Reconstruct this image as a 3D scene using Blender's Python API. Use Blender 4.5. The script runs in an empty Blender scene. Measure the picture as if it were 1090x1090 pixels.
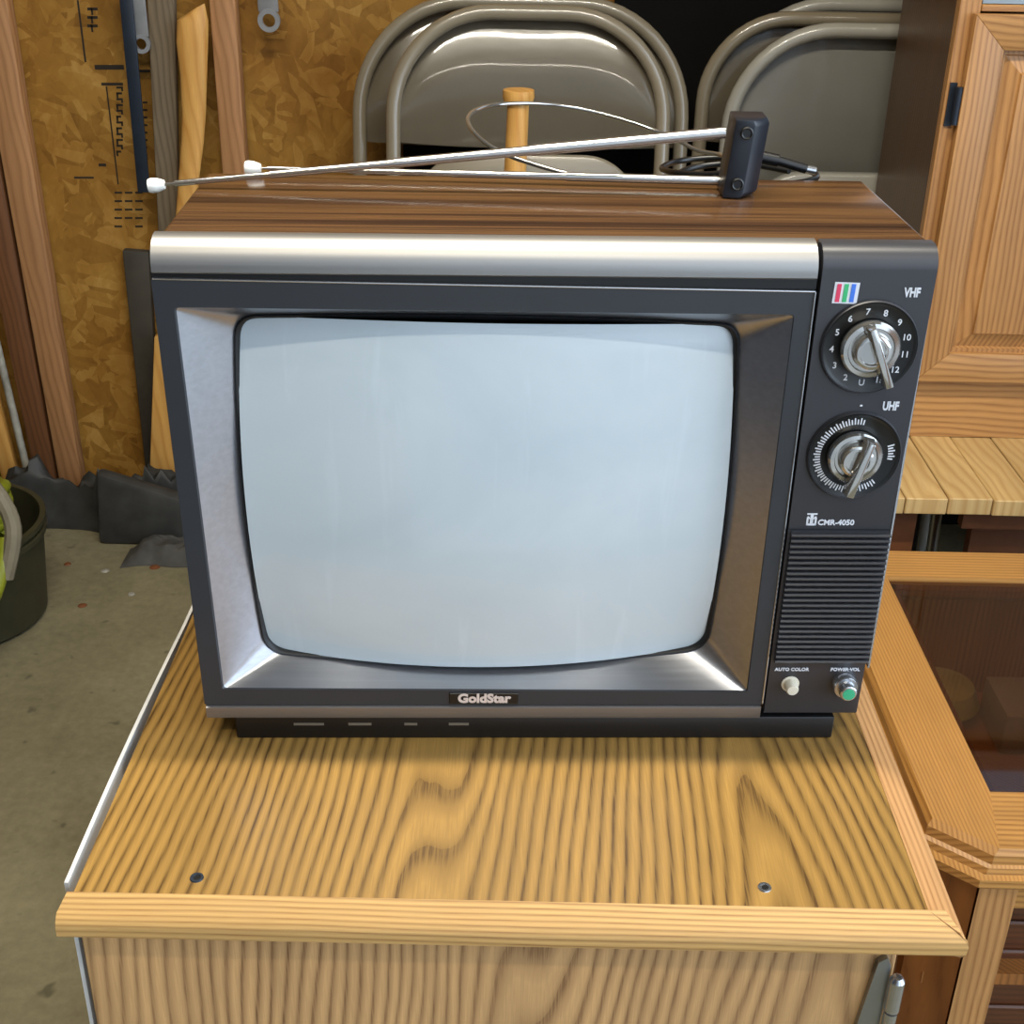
import bpy, bmesh, math, random
from mathutils import Vector, Matrix, noise as mnoise
random.seed(7)
S = bpy.context.scene
COL = S.collection
PI = math.pi

# ------------------------------------------------------------------ camera
FPX = 1400.1
CP = Vector((-.0062, -.7513, 1.2976))
pitch, yaw, roll = -.4773, -.0028, .0193
FW = Vector((math.sin(yaw)*math.cos(pitch), math.cos(yaw)*math.cos(pitch), math.sin(pitch)))
RT = FW.cross(Vector((0, 0, 1))).normalized(); UP = RT.cross(FW)
RT, UP = RT*math.cos(roll)+UP*math.sin(roll), -RT*math.sin(roll)+UP*math.cos(roll)
cd = bpy.data.cameras.new('camera'); cam = bpy.data.objects.new('camera', cd); COL.objects.link(cam)
M = Matrix((RT, UP, -FW)).transposed().to_4x4(); M.translation = CP
cam.matrix_world = M
cd.sensor_fit = 'HORIZONTAL'; cd.sensor_width = 36; cd.lens = FPX/1090*36
cd.clip_start = .02; cd.clip_end = 200
S.camera = cam

def at(px, py, Y):
    """measured point of the photograph carried to the real depth Y"""
    d = FW+RT*((px-545)/FPX)-UP*((py-545)/FPX)
    return CP+d*((Y-CP.y)/d.y)

# ------------------------------------------------------------------ materials
def lin(c):
    r = []
    for v in c:
        v = v/255
        r.append(v/12.92 if v <= .04045 else ((v+.055)/1.055)**2.4)
    return (*r, 1)

class NT:
    def __init__(s, name):
        s.m = bpy.data.materials.new(name); s.m.use_nodes = True
        s.t = s.m.node_tree; s.t.nodes.clear()
        s.out = s.n('ShaderNodeOutputMaterial'); s.b = s.n('ShaderNodeBsdfPrincipled')
        s.t.links.new(s.b.outputs[0], s.out.inputs[0])
    def n(s, typ, **k):
        x = s.t.nodes.new(typ)
        for a, v in k.items(): setattr(x, a, v)
        return x
    def l(s, a, b): s.t.links.new(a, b)
    def set(s, i, v):
        if hasattr(v, 'links') or isinstance(v, bpy.types.NodeSocket): s.l(v, i)
        else: i.default_value = v
    def math(s, op, a, b=0, c=None):
        x = s.n('ShaderNodeMath', operation=op); s.set(x.inputs[0], a); s.set(x.inputs[1], b)
        if c is not None: s.set(x.inputs[2], c)
        return x.outputs[0]
    def coord(s): return s.n('ShaderNodeTexCoord').outputs['Object']
    def mapping(s, v, sc=(1, 1, 1), loc=(0, 0, 0), rot=(0, 0, 0)):
        x = s.n('ShaderNodeMapping'); s.l(v, x.inputs[0]); x.inputs['Scale'].default_value = sc
        x.inputs['Location'].default_value = loc; x.inputs['Rotation'].default_value = rot
        return x.outputs[0]
    def noise(s, v, sc=5, det=3, rough=.5, dist=0):
        x = s.n('ShaderNodeTexNoise'); s.l(v, x.inputs['Vector']); x.inputs['Scale'].default_value = sc
        x.inputs['Detail'].default_value = det; x.inputs['Roughness'].default_value = rough; x.inputs['Distortion'].default_value = dist
        return x.outputs['Fac']
    def ramp(s, f, stops):
        x = s.n('ShaderNodeValToRGB'); s.l(f, x.inputs[0]); e = x.color_ramp.elements
        while len(e) < len(stops): e.new(.5)
        for el, (p, c) in zip(e, stops):
            el.position = p; el.color = c if len(c) == 4 else lin(c)
        return x.outputs[0]
    def mix(s, f, a, b, mode='MIX'):
        x = s.n('ShaderNodeMix', data_type='RGBA', blend_type=mode)
        s.set(x.inputs[0], f); s.set(x.inputs[6], a); s.set(x.inputs[7], b)
        return x.outputs[2]
    def bump(s, h, st=.2, d=.001):
        x = s.n('ShaderNodeBump'); s.l(h, x.inputs['Height']); x.inputs['Strength'].default_value = st; x.inputs['Distance'].default_value = d
        s.l(x.outputs[0], s.b.inputs['Normal'])
    def fin(s, col=None, rough=.5, metal=0, coat=0, coatr=.05, spec=.5):
        if col is not None: s.set(s.b.inputs['Base Color'], col)
        s.set(s.b.inputs['Roughness'], rough); s.b.inputs['Metallic'].default_value = metal
        s.b.inputs['Coat Weight'].default_value = coat; s.b.inputs['Coat Roughness'].default_value = coatr
        s.b.inputs['Specular IOR Level'].default_value = spec
        return s.m

def plain(name, c, rough=.5, metal=0, coat=0, var=.06, sc=30, spec=.5, bump=0):
    t = NT(name); v = t.coord(); f = t.noise(v, sc, 3)
    a = lin(c); d = tuple(x*(1-var*2.5) for x in a[:3])+(1,); h = tuple(min(1, x*(1+var*2)) for x in a[:3])+(1,)
    col = t.ramp(f, [(.3, d), (.7, h)])
    if bump: t.bump(t.noise(v, 400, 2), bump, .0006)
    return t.fin(col, rough, metal, coat, spec=spec)

def oak(name, grain='Y', light=(206, 152, 78), dark=(138, 88, 36), pitch_=.0105, cath=(), off=(0, 0, 0), warp=1.2, rough=.38, drift=7, spec=.5, fleck=.35, plain_at=None):
    t = NT(name); v = t.coord()
    v = t.mapping(v, loc=off)
    sp = t.n('ShaderNodeSeparateXYZ'); t.l(v, sp.inputs[0]); X, Y, Z = sp.outputs
    if grain == 'Y': c, l, o = X, Y, Z
    elif grain == 'X': c, l, o = Y, X, Z
    else: c, l, o = X, Z, Y
    if grain == 'X': c = t.math('ADD', c, t.math('MULTIPLY', Z, 1.0))
    if grain == 'Z': c = t.math('ADD', c, t.math('MULTIPLY', Y, 1.0))
    cv = t.n('ShaderNodeCombineXYZ'); t.l(c, cv.inputs[0]); t.l(l, cv.inputs[1]); t.l(o, cv.inputs[2]) if grain == 'Y' else None
    cvo = cv.outputs[0]
    n1 = t.noise(t.mapping(cvo, (9, 2.6, 1)), 1, 2, .5)
    n2 = t.noise(t.mapping(cvo, (60, 9, 1)), 1, 3, .55)
    F = 1/pitch_
    f = None
    for x0 in cath:
        d = t.math('SUBTRACT', c, x0)
        q = t.math('SQRT', t.math('ADD', t.math('MULTIPLY', d, d), .0007))
        if f is None: f = q
        else:
            sm = t.n('ShaderNodeMath', operation='SMOOTH_MIN'); t.l(f, sm.inputs[0]); t.l(q, sm.inputs[1]); sm.inputs[2].default_value = .07
            f = sm.outputs[0]
    if f is None: f = c
    if plain_at is not None:
        th = t.math('TANH', t.math('MULTIPLY', t.math('SUBTRACT', c, plain_at), 38))
        f = t.math('ADD', f, t.math('MULTIPLY', th, .0265))
    f = t.math('MULTIPLY', f, F)
    f = t.math('ADD', f, t.math('MULTIPLY', l, drift))
    f = t.math('ADD', f, t.math('MULTIPLY', n1, warp*5))
    f = t.math('ADD', f, t.math('MULTIPLY', n2, .38))
    w = t.math('FRACT', f)
    # soft early wood, narrow dark late wood
    band = t.ramp(w, [(0, (.7, .7, .7, 1)), (.2, (.12, .12, .12, 1)), (.45, (0, 0, 0, 1)), (.72, (.5, .5, .5, 1)), (.88, (1, 1, 1, 1))])
    pores = t.noise(t.mapping(cvo, (900, 28, 1)), 1, 2, .6)
    pm = t.ramp(pores, [(.42, (1, 1, 1, 1)), (.6, (0, 0, 0, 1))])
    strength = t.math('ADD', .45, t.math('MULTIPLY', t.noise(t.mapping(cvo, (14, 5, 1)), 1, 2), .75))
    bf = t.math('MULTIPLY', band, strength)
    bf = t.math('MULTIPLY', bf, t.math('ADD', .62, t.math('MULTIPLY', pm, .38)))
    base = t.ramp(t.noise(t.mapping(cvo, (22, 3, 1)), 1, 3), [(.3, tuple(x*.93 for x in light)), (.7, tuple(min(255, x*1.05) for x in light))])
    col = t.mix(bf, base, lin(dark))
    pf = t.math('MULTIPLY', t.math('SUBTRACT', 1, pm), fleck*.6)
    col = t.mix(pf, col, lin(tuple(x*.72 for x in light)))
    t.bump(pm, .08, .0005)
    return t.fin(col, rough, spec=spec)

mt = {}
mt['oak_top'] = oak('oak_top_laminate', 'Y', (156, 120, 62), (62, 40, 18), .0080, cath=(.158,), plain_at=-.052, drift=10, warp=.7, rough=.34, fleck=.5)
mt['oak_trim'] = oak('oak_edge_trim', 'X', (202, 160, 98), (136, 94, 50), .0048, warp=.5, drift=1.0, rough=.4)
mt['oak_trim_y'] = oak('oak_side_trim', 'Y', (196, 148, 98), (136, 90, 50), .005, warp=.5, drift=1.0, rough=.4)
mt['oak_front'] = oak('oak_front_panel', 'Z', (202, 158, 106), (116, 80, 50), .0085, cath=(.03,), plain_at=-.15, drift=10, warp=1.0)
mt['oak_z'] = oak('oak_upright', 'Z', (188, 138, 84), (136, 90, 48), .008, warp=.6, drift=3)
mt['oak_x'] = oak('oak_rail', 'X', (192, 142, 84), (134, 88, 46), .012, warp=.9, drift=3)
mt['oak_y'] = oak('oak_rim', 'Y', (180, 130, 68), (138, 92, 42), .004, warp=.3, drift=2, rough=.36)
mt['oak_rimx'] = oak('oak_rim_front', 'X', (184, 134, 72), (128, 84, 38), .007, warp=.4, drift=2)
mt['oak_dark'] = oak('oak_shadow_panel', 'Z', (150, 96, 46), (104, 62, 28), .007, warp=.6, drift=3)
mt['hutch_side'] = oak('hutch_side_veneer', 'Z', (98, 72, 48), (66, 44, 28), .01, warp=.6, drift=3, rough=.35)  # shade on the hutch side put into a darker oak
mt['pine'] = oak('bare_pine', 'Y', (206, 172, 116), (178, 136, 78), .016, warp=1.4, drift=6, rough=.55)
mt['lumber'] = oak('construction_lumber', 'Z', (168, 120, 76), (132, 88, 50), .014, warp=1.0, drift=3, rough=.65)
mt['lumber_red'] = oak('reddish_lumber', 'Z', (112, 70, 36), (84, 48, 22), .012, warp=1.0, drift=3, rough=.65)
mt['lumber_pale'] = oak('pale_lumber', 'Z', (212, 160, 86), (186, 128, 58), .02, warp=.7, drift=3, rough=.5)
mt['lumber_grey'] = oak('weathered_lumber', 'Z', (112, 96, 74), (80, 66, 48), .012, warp=1.0, drift=3, rough=.8)
mt['post_dark'] = plain('dark_stained_post', (58, 52, 42), .7)
mt['mahogany'] = oak('dark_louver_wood', 'X', (92, 52, 28), (62, 32, 16), .008, warp=.6, drift=2)
mt['brown'] = plain('brown_painted_wood', (112, 66, 36), .6)

def walnut():
    t = NT('walnut_laminate'); v = t.coord()
    a = t.noise(t.mapping(v, (1.2, 55, 8)), 1, 4, .6, .3)
    b = t.noise(t.mapping(v, (4, 260, 20)), 1, 3, .6)
    c = t.math('ADD', t.math('MULTIPLY', a, .65), t.math('MULTIPLY', b, .35))
    col = t.ramp(c, [(.36, (30, 20, 14)), (.48, (62, 42, 28)), (.56, (88, 62, 38)), (.66, (48, 32, 21))])
    return t.fin(col, .22, coat=.5, coatr=.12)
mt['walnut'] = walnut()

def osb():
    t = NT('osb_sheathing'); v = t.coord()
    cols = None
    layers = []
    for i, (rot, sc) in enumerate([(.5, (44, 1, 15)), (-.65, (40, 1, 17)), (1.35, (46, 1, 13))]):
        m = t.mapping(t.mapping(v, rot=(0, rot, 0)), sc, loc=(i*3.3, 0, i*1.7))
        vo = t.n('ShaderNodeTexVoronoi'); t.l(m, vo.inputs['Vector']); vo.inputs['Scale'].default_value = 1; vo.inputs['Randomness'].default_value = .9
        bw = t.n('ShaderNodeSeparateColor'); t.l(vo.outputs['Color'], bw.inputs[0]); layers.append(bw.outputs[0])
    sel = t.noise(v, 14, 2, .5)
    k = t.math('GREATER_THAN', sel, .52); k2 = t.math('GREATER_THAN', t.noise(t.mapping(v, loc=(5, 5, 5)), 17, 2), .53)
    f = t.math('ADD', t.math('MULTIPLY', layers[0], t.math('SUBTRACT', 1, k)), t.math('MULTIPLY', layers[1], k))
    f = t.math('ADD', t.math('MULTIPLY', f, t.math('SUBTRACT', 1, k2)), t.math('MULTIPLY', layers[2], k2))
    f = t.math('ADD', t.math('MULTIPLY', f, .42), t.math('MULTIPLY', t.noise(t.mapping(v, (34, 1, 24)), 1, 5, .65, .8), .62))
    col = t.ramp(f, [(.12, (96, 62, 20)), (.32, (138, 98, 38)), (.6, (158, 116, 50)), (.85, (182, 142, 76))])
    big = t.ramp(t.noise(t.mapping(v, loc=(2, 1, 4)), 3.2, 3), [(.35, (210, 190, 150)), (.65, (255, 255, 255))])
    col = t.mix(.8, col, big, 'MULTIPLY')
    t.bump(f, .4, .002)
    return t.fin(col, .55, spec=.3)
mt['osb'] = osb()

def concrete(name, a, b):
    t = NT(name); v = t.coord()
    f = t.noise(v, 3, 6, .65); g = t.noise(v, 60, 3, .6)
    col = t.ramp(t.math('ADD', t.math('MULTIPLY', f, .7), t.math('MULTIPLY', g, .3)), [(.34, a), (.62, b)])
    sp = t.ramp(t.noise(v, 22, 2), [(.27, (60, 54, 40)), (.33, (255, 255, 255))])
    col = t.mix(.5, col, sp, 'MULTIPLY')
    t.bump(g, .3, .002)
    return t.fin(col, .75)
mt['floor'] = concrete('garage_concrete', (100, 92, 68), (134, 126, 98))
mt['drive'] = concrete('driveway_concrete', (176, 180, 182), (206, 208, 208))
mt['ceiling'] = plain('ceiling_boards', (96, 84, 66), .8)
mt['wall_grey'] = plain('wall_boards', (92, 78, 56), .8)
mt['black_pl'] = plain('black_plastic', (9, 9, 10), .4, var=.03)
mt['dark_grey'] = plain('charcoal_plastic', (44, 46, 50), .42, var=.04, sc=8, bump=.05)
mt['panel'] = plain('charcoal_panel', (50, 50, 54), .36, var=.03, sc=8)
mt['hood'] = plain('back_cover_plastic', (28, 27, 26), .5)
mt['rubber'] = plain('black_rubber', (9, 9, 10), .5)

def brushed(name, c, rough=.3, sx=3, sy=300, ani=0):
    t = NT(name); v = t.coord()
    n = t.noise(t.mapping(v, (sx, sy, sy)), 1, 2)
    col = t.ramp(n, [(.3, tuple(x*.95 for x in c)), (.7, c)])
    r = t.math('ADD', rough-.04, t.math('MULTIPLY', n, .08))
    return t.fin(col, r, .9)
mt['silver_bar'] = brushed('satin_silver_trim', (156, 154, 152), .42)
mt['silver_dull'] = brushed('dull_silver_strip', (150, 148, 150), .42)
mt['silver_rec'] = brushed('silver_mask', (172, 173, 178), .30)
mt['chrome'] = brushed('chrome', (196, 194, 190), .12, 20, 20)
mt['chrome_sat'] = brushed('satin_chrome', (190, 192, 196), .22, 20, 20)
mt['steel'] = brushed('plated_steel', (160, 164, 166), .3, 20, 20)
mt['chair'] = plain('taupe_enamel', (126, 116, 98), .24, var=.03, sc=6, coat=.6)
mt['chair_grey'] = plain('grey_enamel', (150, 147, 138), .3, var=.04, sc=6, coat=.4)
mt['white'] = plain('white_plastic', (236, 236, 230), .4, var=.02)
mt['ink'] = plain('white_print', (214, 216, 222), .6, var=.01)
mt['red'] = plain('red_print', (214, 58, 92), .5, var=.01)
mt['green'] = plain('green_print', (58, 176, 112), .5, var=.01)
mt['blue'] = plain('blue_print', (62, 116, 214), .5, var=.01)
mt['badge'] = plain('badge_black', (12, 12, 12), .35, var=.01)
mt['gold'] = plain('badge_lettering', (214, 200, 192), .35, .2, var=.02)
mt['ivory'] = plain('ivory_button', (214, 208, 190), .35, var=.03)
mt['green_cap'] = plain('green_cap', (52, 168, 124), .3, var=.02)
mt['melamine'] = plain('white_melamine_edge', (214, 212, 208), .5, var=.05)
mt['black_metal'] = plain('dark_blue_steel', (36, 44, 56), .45, .3)
mt['tarp'] = plain('dark_plastic_sheet', (50, 49, 46), .6, var=.14, sc=22, bump=.2)
mt['tarp2'] = plain('grey_rag', (70, 68, 64), .8, var=.12, sc=30)
mt['zinc'] = plain('bare_tool_steel', (150, 150, 152), .4, .4)
mt['cloth_green'] = plain('olive_cloth', (150, 148, 84), .8)
mt['bucket'] = plain('dark_bucket', (52, 50, 32), .5)
mt['yellow'] = plain('yellow_hose', (128, 134, 30), .45)
mt['grey_cloth'] = plain('pale_strap', (118, 110, 92), .7)
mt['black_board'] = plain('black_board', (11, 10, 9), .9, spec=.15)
mt['cable'] = plain('black_cable', (16, 16, 17), .35)
mt['stamp'] = plain('black_stamp_ink', (34, 24, 12), .7)
mt['pipe'] = plain('grey_pvc', (150, 146, 134), .5, var=.15)
mt['bracket'] = plain('antenna_bracket_plastic', (26, 30, 38), .3, var=.04)

def crt():
    t = NT('crt_glass'); v = t.coord()
    n = t.noise(t.mapping(v, (5, 5, 7)), 1, 4, .6, .6)
    base = t.ramp(n, [(.3, (178, 190, 196)), (.7, (194, 203, 207))])
    # faint streaks of dust wiped over the glass
    dust = t.ramp(t.noise(t.mapping(v, (55, 1, 7)), 1, 4, .6, .5), [(.6, (0, 0, 0, 1)), (.75, (1, 1, 1, 1))])
    base = t.mix(t.math('MULTIPLY', dust, .16), base, lin((224, 232, 238)))
    r = t.math('ADD', .06, t.math('MULTIPLY', n, .08))
    return t.fin(base, .35, coat=1, coatr=.06)
mt['crt'] = crt()

def glass():
    t = NT('smoked_glass')
    tr = t.n('ShaderNodeBsdfTransparent'); tr.inputs[0].default_value = (.60, .50, .43, 1)
    gl = t.n('ShaderNodeBsdfGlossy'); gl.inputs[0].default_value = (1, 1, 1, 1)
    t.l(t.math('MULTIPLY', t.noise(t.coord(), 12, 3), .08), gl.inputs['Roughness'])
    fr = t.n('ShaderNodeFresnel'); fr.inputs[0].default_value = 1.5
    bf = t.n('ShaderNodeNewGeometry').outputs['Backfacing']   # only the outer skin of the pane mirrors
    mx = t.n('ShaderNodeMixShader'); t.l(t.math('MULTIPLY', fr.outputs[0], t.math('SUBTRACT', 1, bf)), mx.inputs[0]); t.l(tr.outputs[0], mx.inputs[1]); t.l(gl.outputs[0], mx.inputs[2])
    t.l(mx.outputs[0], t.out.inputs[0]); t.t.nodes.remove(t.b)
    return t.m
mt['glass'] = glass()

# ------------------------------------------------------------------ mesh helpers
def tag(o, label=None, cat=None, group=None, kind=None):
    if label: o['label'] = label
    if cat: o['category'] = cat
    if group: o['group'] = group
    if kind: o['kind'] = kind
    return o

def thing(name, label, cat, loc=(0, 0, 0), rz=0, group=None):
    o = bpy.data.objects.new(name, None); COL.objects.link(o); o.location = loc; o.rotation_euler = (0, 0, rz)
    o.empty_display_size = .05
    return tag(o, label, cat, group)

class MB:
    def __init__(s): s.bm = bmesh.new()
    def _new(s, f):
        b = bmesh.new(); f(b); me = bpy.data.meshes.new('tmp'); b.to_mesh(me); b.free(); s.bm.from_mesh(me); bpy.data.meshes.remove(me); return s
    def box(s, x0, x1, y0, y1, z0, z1, bev=0, seg=2, rot=None, mi=0):
        def f(b):
            bmesh.ops.create_cube(b, size=1)
            for v in b.verts: v.co = Vector(((x0+x1)/2+v.co.x*(x1-x0), (y0+y1)/2+v.co.y*(y1-y0), (z0+z1)/2+v.co.z*(z1-z0)))
            if bev: bmesh.ops.bevel(b, geom=b.edges[:], offset=bev, segments=seg, affect='EDGES', profile=.5)
            if rot is not None:
                c = Vector(((x0+x1)/2, (y0+y1)/2, (z0+z1)/2)); bmesh.ops.rotate(b, cent=c, matrix=rot, verts=b.verts)
            for q in b.faces: q.material_index = mi
        return s._new(f)
    def hull8(s, pts, bev=0, mi=0):
        """box from 8 corners: 4 of the bottom loop, 4 of the top loop"""
        def f(b):
            v = [b.verts.new(p) for p in pts]
            for q in [(3, 2, 1, 0), (4, 5, 6, 7), (0, 1, 5, 4), (1, 2, 6, 5), (2, 3, 7, 6), (3, 0, 4, 7)]: b.faces.new([v[i] for i in q])
            bmesh.ops.recalc_face_normals(b, faces=b.faces)
            if bev: bmesh.ops.bevel(b, geom=b.edges[:], offset=bev, segments=2, affect='EDGES', profile=.5)
            for q in b.faces: q.material_index = mi
        return s._new(f)
    def prism(s, poly, axis, a, b_, bev=0, mi=0):
        """poly: 2-D outline, swept along axis from a to b_"""
        def mk(p, t):
            return {'x': (t, p[0], p[1]), 'y': (p[0], t, p[1]), 'z': (p[0], p[1], t)}[axis]
        def f(b):
            A = [b.verts.new(mk(p, a)) for p in poly]; B = [b.verts.new(mk(p, b_)) for p in poly]
            b.faces.new(A); b.faces.new(B[::-1]); n = len(poly)
            for i in range(n): b.faces.new([A[i], B[i], B[(i+1) % n], A[(i+1) % n]])
            bmesh.ops.recalc_face_normals(b, faces=b.faces)
            if bev: bmesh.ops.bevel(b, geom=b.edges[:], offset=bev, segments=2, affect='EDGES', profile=.5)
            for q in b.faces: q.material_index = mi
        return s._new(f)
    def tube(s, path, r, n=12, closed=False, cap=True, mi=0):
        P = [Vector(p) for p in path]; m = len(P)
        rad = r if isinstance(r, (list, tuple)) else [r]*m
        def f(b):
            T = []
            for i in range(m):
                if closed: d = P[(i+1) % m]-P[i-1]
                else: d = P[min(i+1, m-1)]-P[max(i-1, 0)]
                T.append(d.normalized() if d.length > 1e-9 else Vector((0, 0, 1)))
            u = T[0].orthogonal().normalized(); rings = []
            for i in range(m):
                u = (u-T[i]*u.dot(T[i])).normalized(); w = T[i].cross(u)
                rings.append([b.verts.new(P[i]+(u*math.cos(2*PI*k/n)+w*math.sin(2*PI*k/n))*rad[i]) for k in range(n)])
            for i in range(m if closed else m-1):
                A, B = rings[i], rings[(i+1) % m]
                for k in range(n): b.faces.new([A[k], A[(k+1) % n], B[(k+1) % n], B[k]])
            if cap and not closed: b.faces.new(rings[0][::-1]); b.faces.new(rings[-1])
            bmesh.ops.recalc_face_normals(b, faces=b.faces)
            for q in b.faces: q.material_index = mi
        return s._new(f)
    def lathe(s, prof, c, axis, n=48, mi=0):
        """prof: (radius, height along axis)"""
        ax = Vector(axis).normalized(); u = ax.orthogonal().normalized(); w = ax.cross(u); c = Vector(c)
        def f(b):
            rings = []
            for r, h in prof:
                if r < 1e-6: rings.append([b.verts.new(c+ax*h)])
                else: rings.append([b.verts.new(c+ax*h+(u*math.cos(2*PI*k/n)+w*math.sin(2*PI*k/n))*r) for k in range(n)])
            for A, B in zip(rings, rings[1:]):
                for k in range(n):
                    q = [A[k % len(A)], A[(k+1) % len(A)], B[(k+1) % len(B)], B[k % len(B)]]
                    q2 = []
                    for v in q:
                        if v not in q2: q2.append(v)
                    if len(q2) > 2: b.faces.new(q2)
            bmesh.ops.recalc_face_normals(b, faces=b.faces)
            for q in b.faces: q.material_index = mi
        return s._new(f)
    def raw(s, f): return s._new(f)
    def build(s, name, mat, parent=None, smooth=35, loc=None, rot=None):
        me = bpy.data.meshes.new(name); s.bm.to_mesh(me); s.bm.free()
        for m in (mat if isinstance(mat, (list, tuple)) else [mat]): me.materials.append(mt[m] if isinstance(m, str) else m)
        if smooth:
            for p in me.polygons: p.use_smooth = True
            try: me.set_sharp_from_angle(angle=math.radians(smooth))
            except Exception: pass
        o = bpy.data.objects.new(name, me); COL.objects.link(o)
        if loc is not None: o.location = loc
        if rot is not None: o.rotation_euler = rot
        if parent is not None: o.parent = parent
        return o

def text_mesh(name, s, size, mat, parent, loc, rot=(PI/2, 0, 0), ext=.0002, off=0, sx=1, align='CENTER', bold=False):
    cu = bpy.data.curves.new(name, 'FONT'); cu.body = s; cu.size = size; cu.extrude = ext; cu.offset = off
    cu.align_x = align; cu.align_y = 'CENTER'; cu.resolution_u = 3
    t = bpy.data.objects.new('t', cu); COL.objects.link(t); bpy.context.view_layer.update()
    me = bpy.data.meshes.new_from_object(t); bpy.data.objects.remove(t); bpy.data.curves.remove(cu)
    for v in me.vertices: v.co.x *= sx
    me.materials.clear(); me.materials.append(mt[mat]); me.name = name
    o = bpy.data.objects.new(name, me); COL.objects.link(o); o.location = loc; o.rotation_euler = rot; o.parent = parent
    return o

# ================================================================== SETTING
WY = 1.78
def struct(name, mb, mat, smooth=0): return tag(mb.build(name, mat, smooth=smooth), kind='structure')
struct('floor', MB().box(-2.2, 1.12, -1.3, WY+.02, -.08, 0).box(1.12, 1.9, .25, WY+.02, -.08, 0), 'floor')
struct('trim_1', MB().box(-9, 9, -12, -1.3, -.12, -.03), 'drive')['label'] = 'pale concrete driveway outside the garage'
struct('trim_2', MB().box(1.12, 9, -1.3, .25, -.12, -.03), 'drive')['label'] = 'pale concrete beside the open side of the garage'
struct('ceiling', MB().box(-2.3, 1.12, -1.2, WY+.1, 2.5, 2.58).box(1.12, 1.95, .2, WY+.1, 2.5, 2.58), 'ceiling')
struct('wall_left', MB().box(-2.3, -2.2, -1.2, WY+.1, -.05, 2.5), 'wall_grey')
wr = MB().box(1.85, 1.95, .25, WY+.1, -.05, 2.5); struct('wall_right', wr, 'wall_grey')
# front return wall, widened to block left daylight, and the door post on the right
struct('wall_front', MB().box(-2.3, -.25, -1.3, -1.2, -.05, 2.5), 'wall_grey')
struct('trim_3', MB().box(.95, 1.12, -1.3, -1.13, -.05, 2.5), 'lumber')

# back wall of OSB, its black stamps are a second material of the same mesh
wb = MB().box(-2.3, 2.0, WY, WY+.02, -.05, 2.5)
def stamp(px0, py0, px1, py1):
    q = [at(x_, y_, WY) for x_, y_ in ((px0, py0), (px1, py0), (px1, py1), (px0, py1))]
    xm = [(q[0].x+q[3].x)/2, (q[1].x+q[2].x)/2]
    wb.prism([(xm[0], q[0].z), (xm[1], q[1].z), (xm[1], q[2].z), (xm[0], q[3].z)], 'y', WY-.0008, WY-.0002, 0, 1)
stamp(86, 0, 88, 66); stamp(101, 69, 132, 74); stamp(145, 74, 160, 77)
for i in range(3): stamp(93, 8+i*9, 104, 11+i*9); stamp(97, 8+i*9, 99, 16+i*9)
stamp(108, 88, 131, 91)
stamp(119, 92, 120.5, 196)
for i in range(12):
    y = 92+i*6.2; stamp(124, y, 131-(i % 3), y+2.2)
    if i % 2: stamp(124, y, 126, y+6)
    else: stamp(129, y, 131, y+5)
for i in range(8):
    y = 108+i*8; stamp(152, y, 157, y+2)
stamp(79, 188, 100, 190); stamp(105, 174, 113, 177)
for i in range(5):
    for j in range(3):
        if random.random() < .8: stamp(122+j*11, 204+i*9, 130+j*11, 206+i*9)
struct('wall_back', wb, ['osb', 'stamp'])

tc = thing('tool_chest', 'black steel tool chest out of frame on the left of the garage', 'chest', (-1.35, -.5, 0))  # unseen, added dark so the screen surround reflects less light
MB().box(-.35, .35, -.6, .55, .06, 1.25, .01).build('body', 'black_metal', tc)
for i in range(5): MB().box(.3505, .362, -.58, .53, .1+i*.22, .30+i*.22, .004).build('drawer', 'black_metal', tc)
for x_ in (-.3, .3):
    for y_ in (-.5, .45): MB().tube([(x_, y_, 0), (x_, y_, .0598)], .02, 12).build('foot', 'rubber', tc)

# ================================================================== OAK CABINET under the television
T0 = .73
cab = thing('wooden_cabinet', 'oak cabinet with an overhanging top, carrying the television', 'cabinet', (0, 0, 0))
YF = -.1733; XL, XR = -.266, .263; YB = .34
MB().box(XL, .2455, YF+.013, YB, T0-.024, T0, .0006, 1).build('top_board', 'oak_top', cab)
# front bevelled moulding (mitred to the right one)
def mould_front():
    # profile in y,z : inner top, ridge, nose, bottom
    prof = [(YF+.0133, T0+.0002), (YF+.0045, T0-.0085), (YF+.0012, T0-.0125), (YF, T0-.0165), (YF+.0004, T0-.0235), (YF+.003, T0-.0262), (YF+.03, T0-.0262), (YF+.03, T0-.024), (YF+.0133, T0-.024)]
    def f(b):
        A = []; B = []
        for y, z in prof:
            k = y-YF
            A.append(b.verts.new((XL-.008+(.0045 if z > T0-.002 else 0)+(T0-z)*-.04, y, z))); B.append(b.verts.new((XR+.0055-min(k, .0178), y, z)))
        b.faces.new(A); b.faces.new(B[::-1])
        for i in range(len(prof)): j = (i+1) % len(prof); b.faces.new([A[i], B[i], B[j], A[j]])
        bmesh.ops.recalc_face_normals(b, faces=b.faces)
    return MB().raw(f)
mould_front().build('edge_molding', 'oak_trim', cab, 28)
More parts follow.
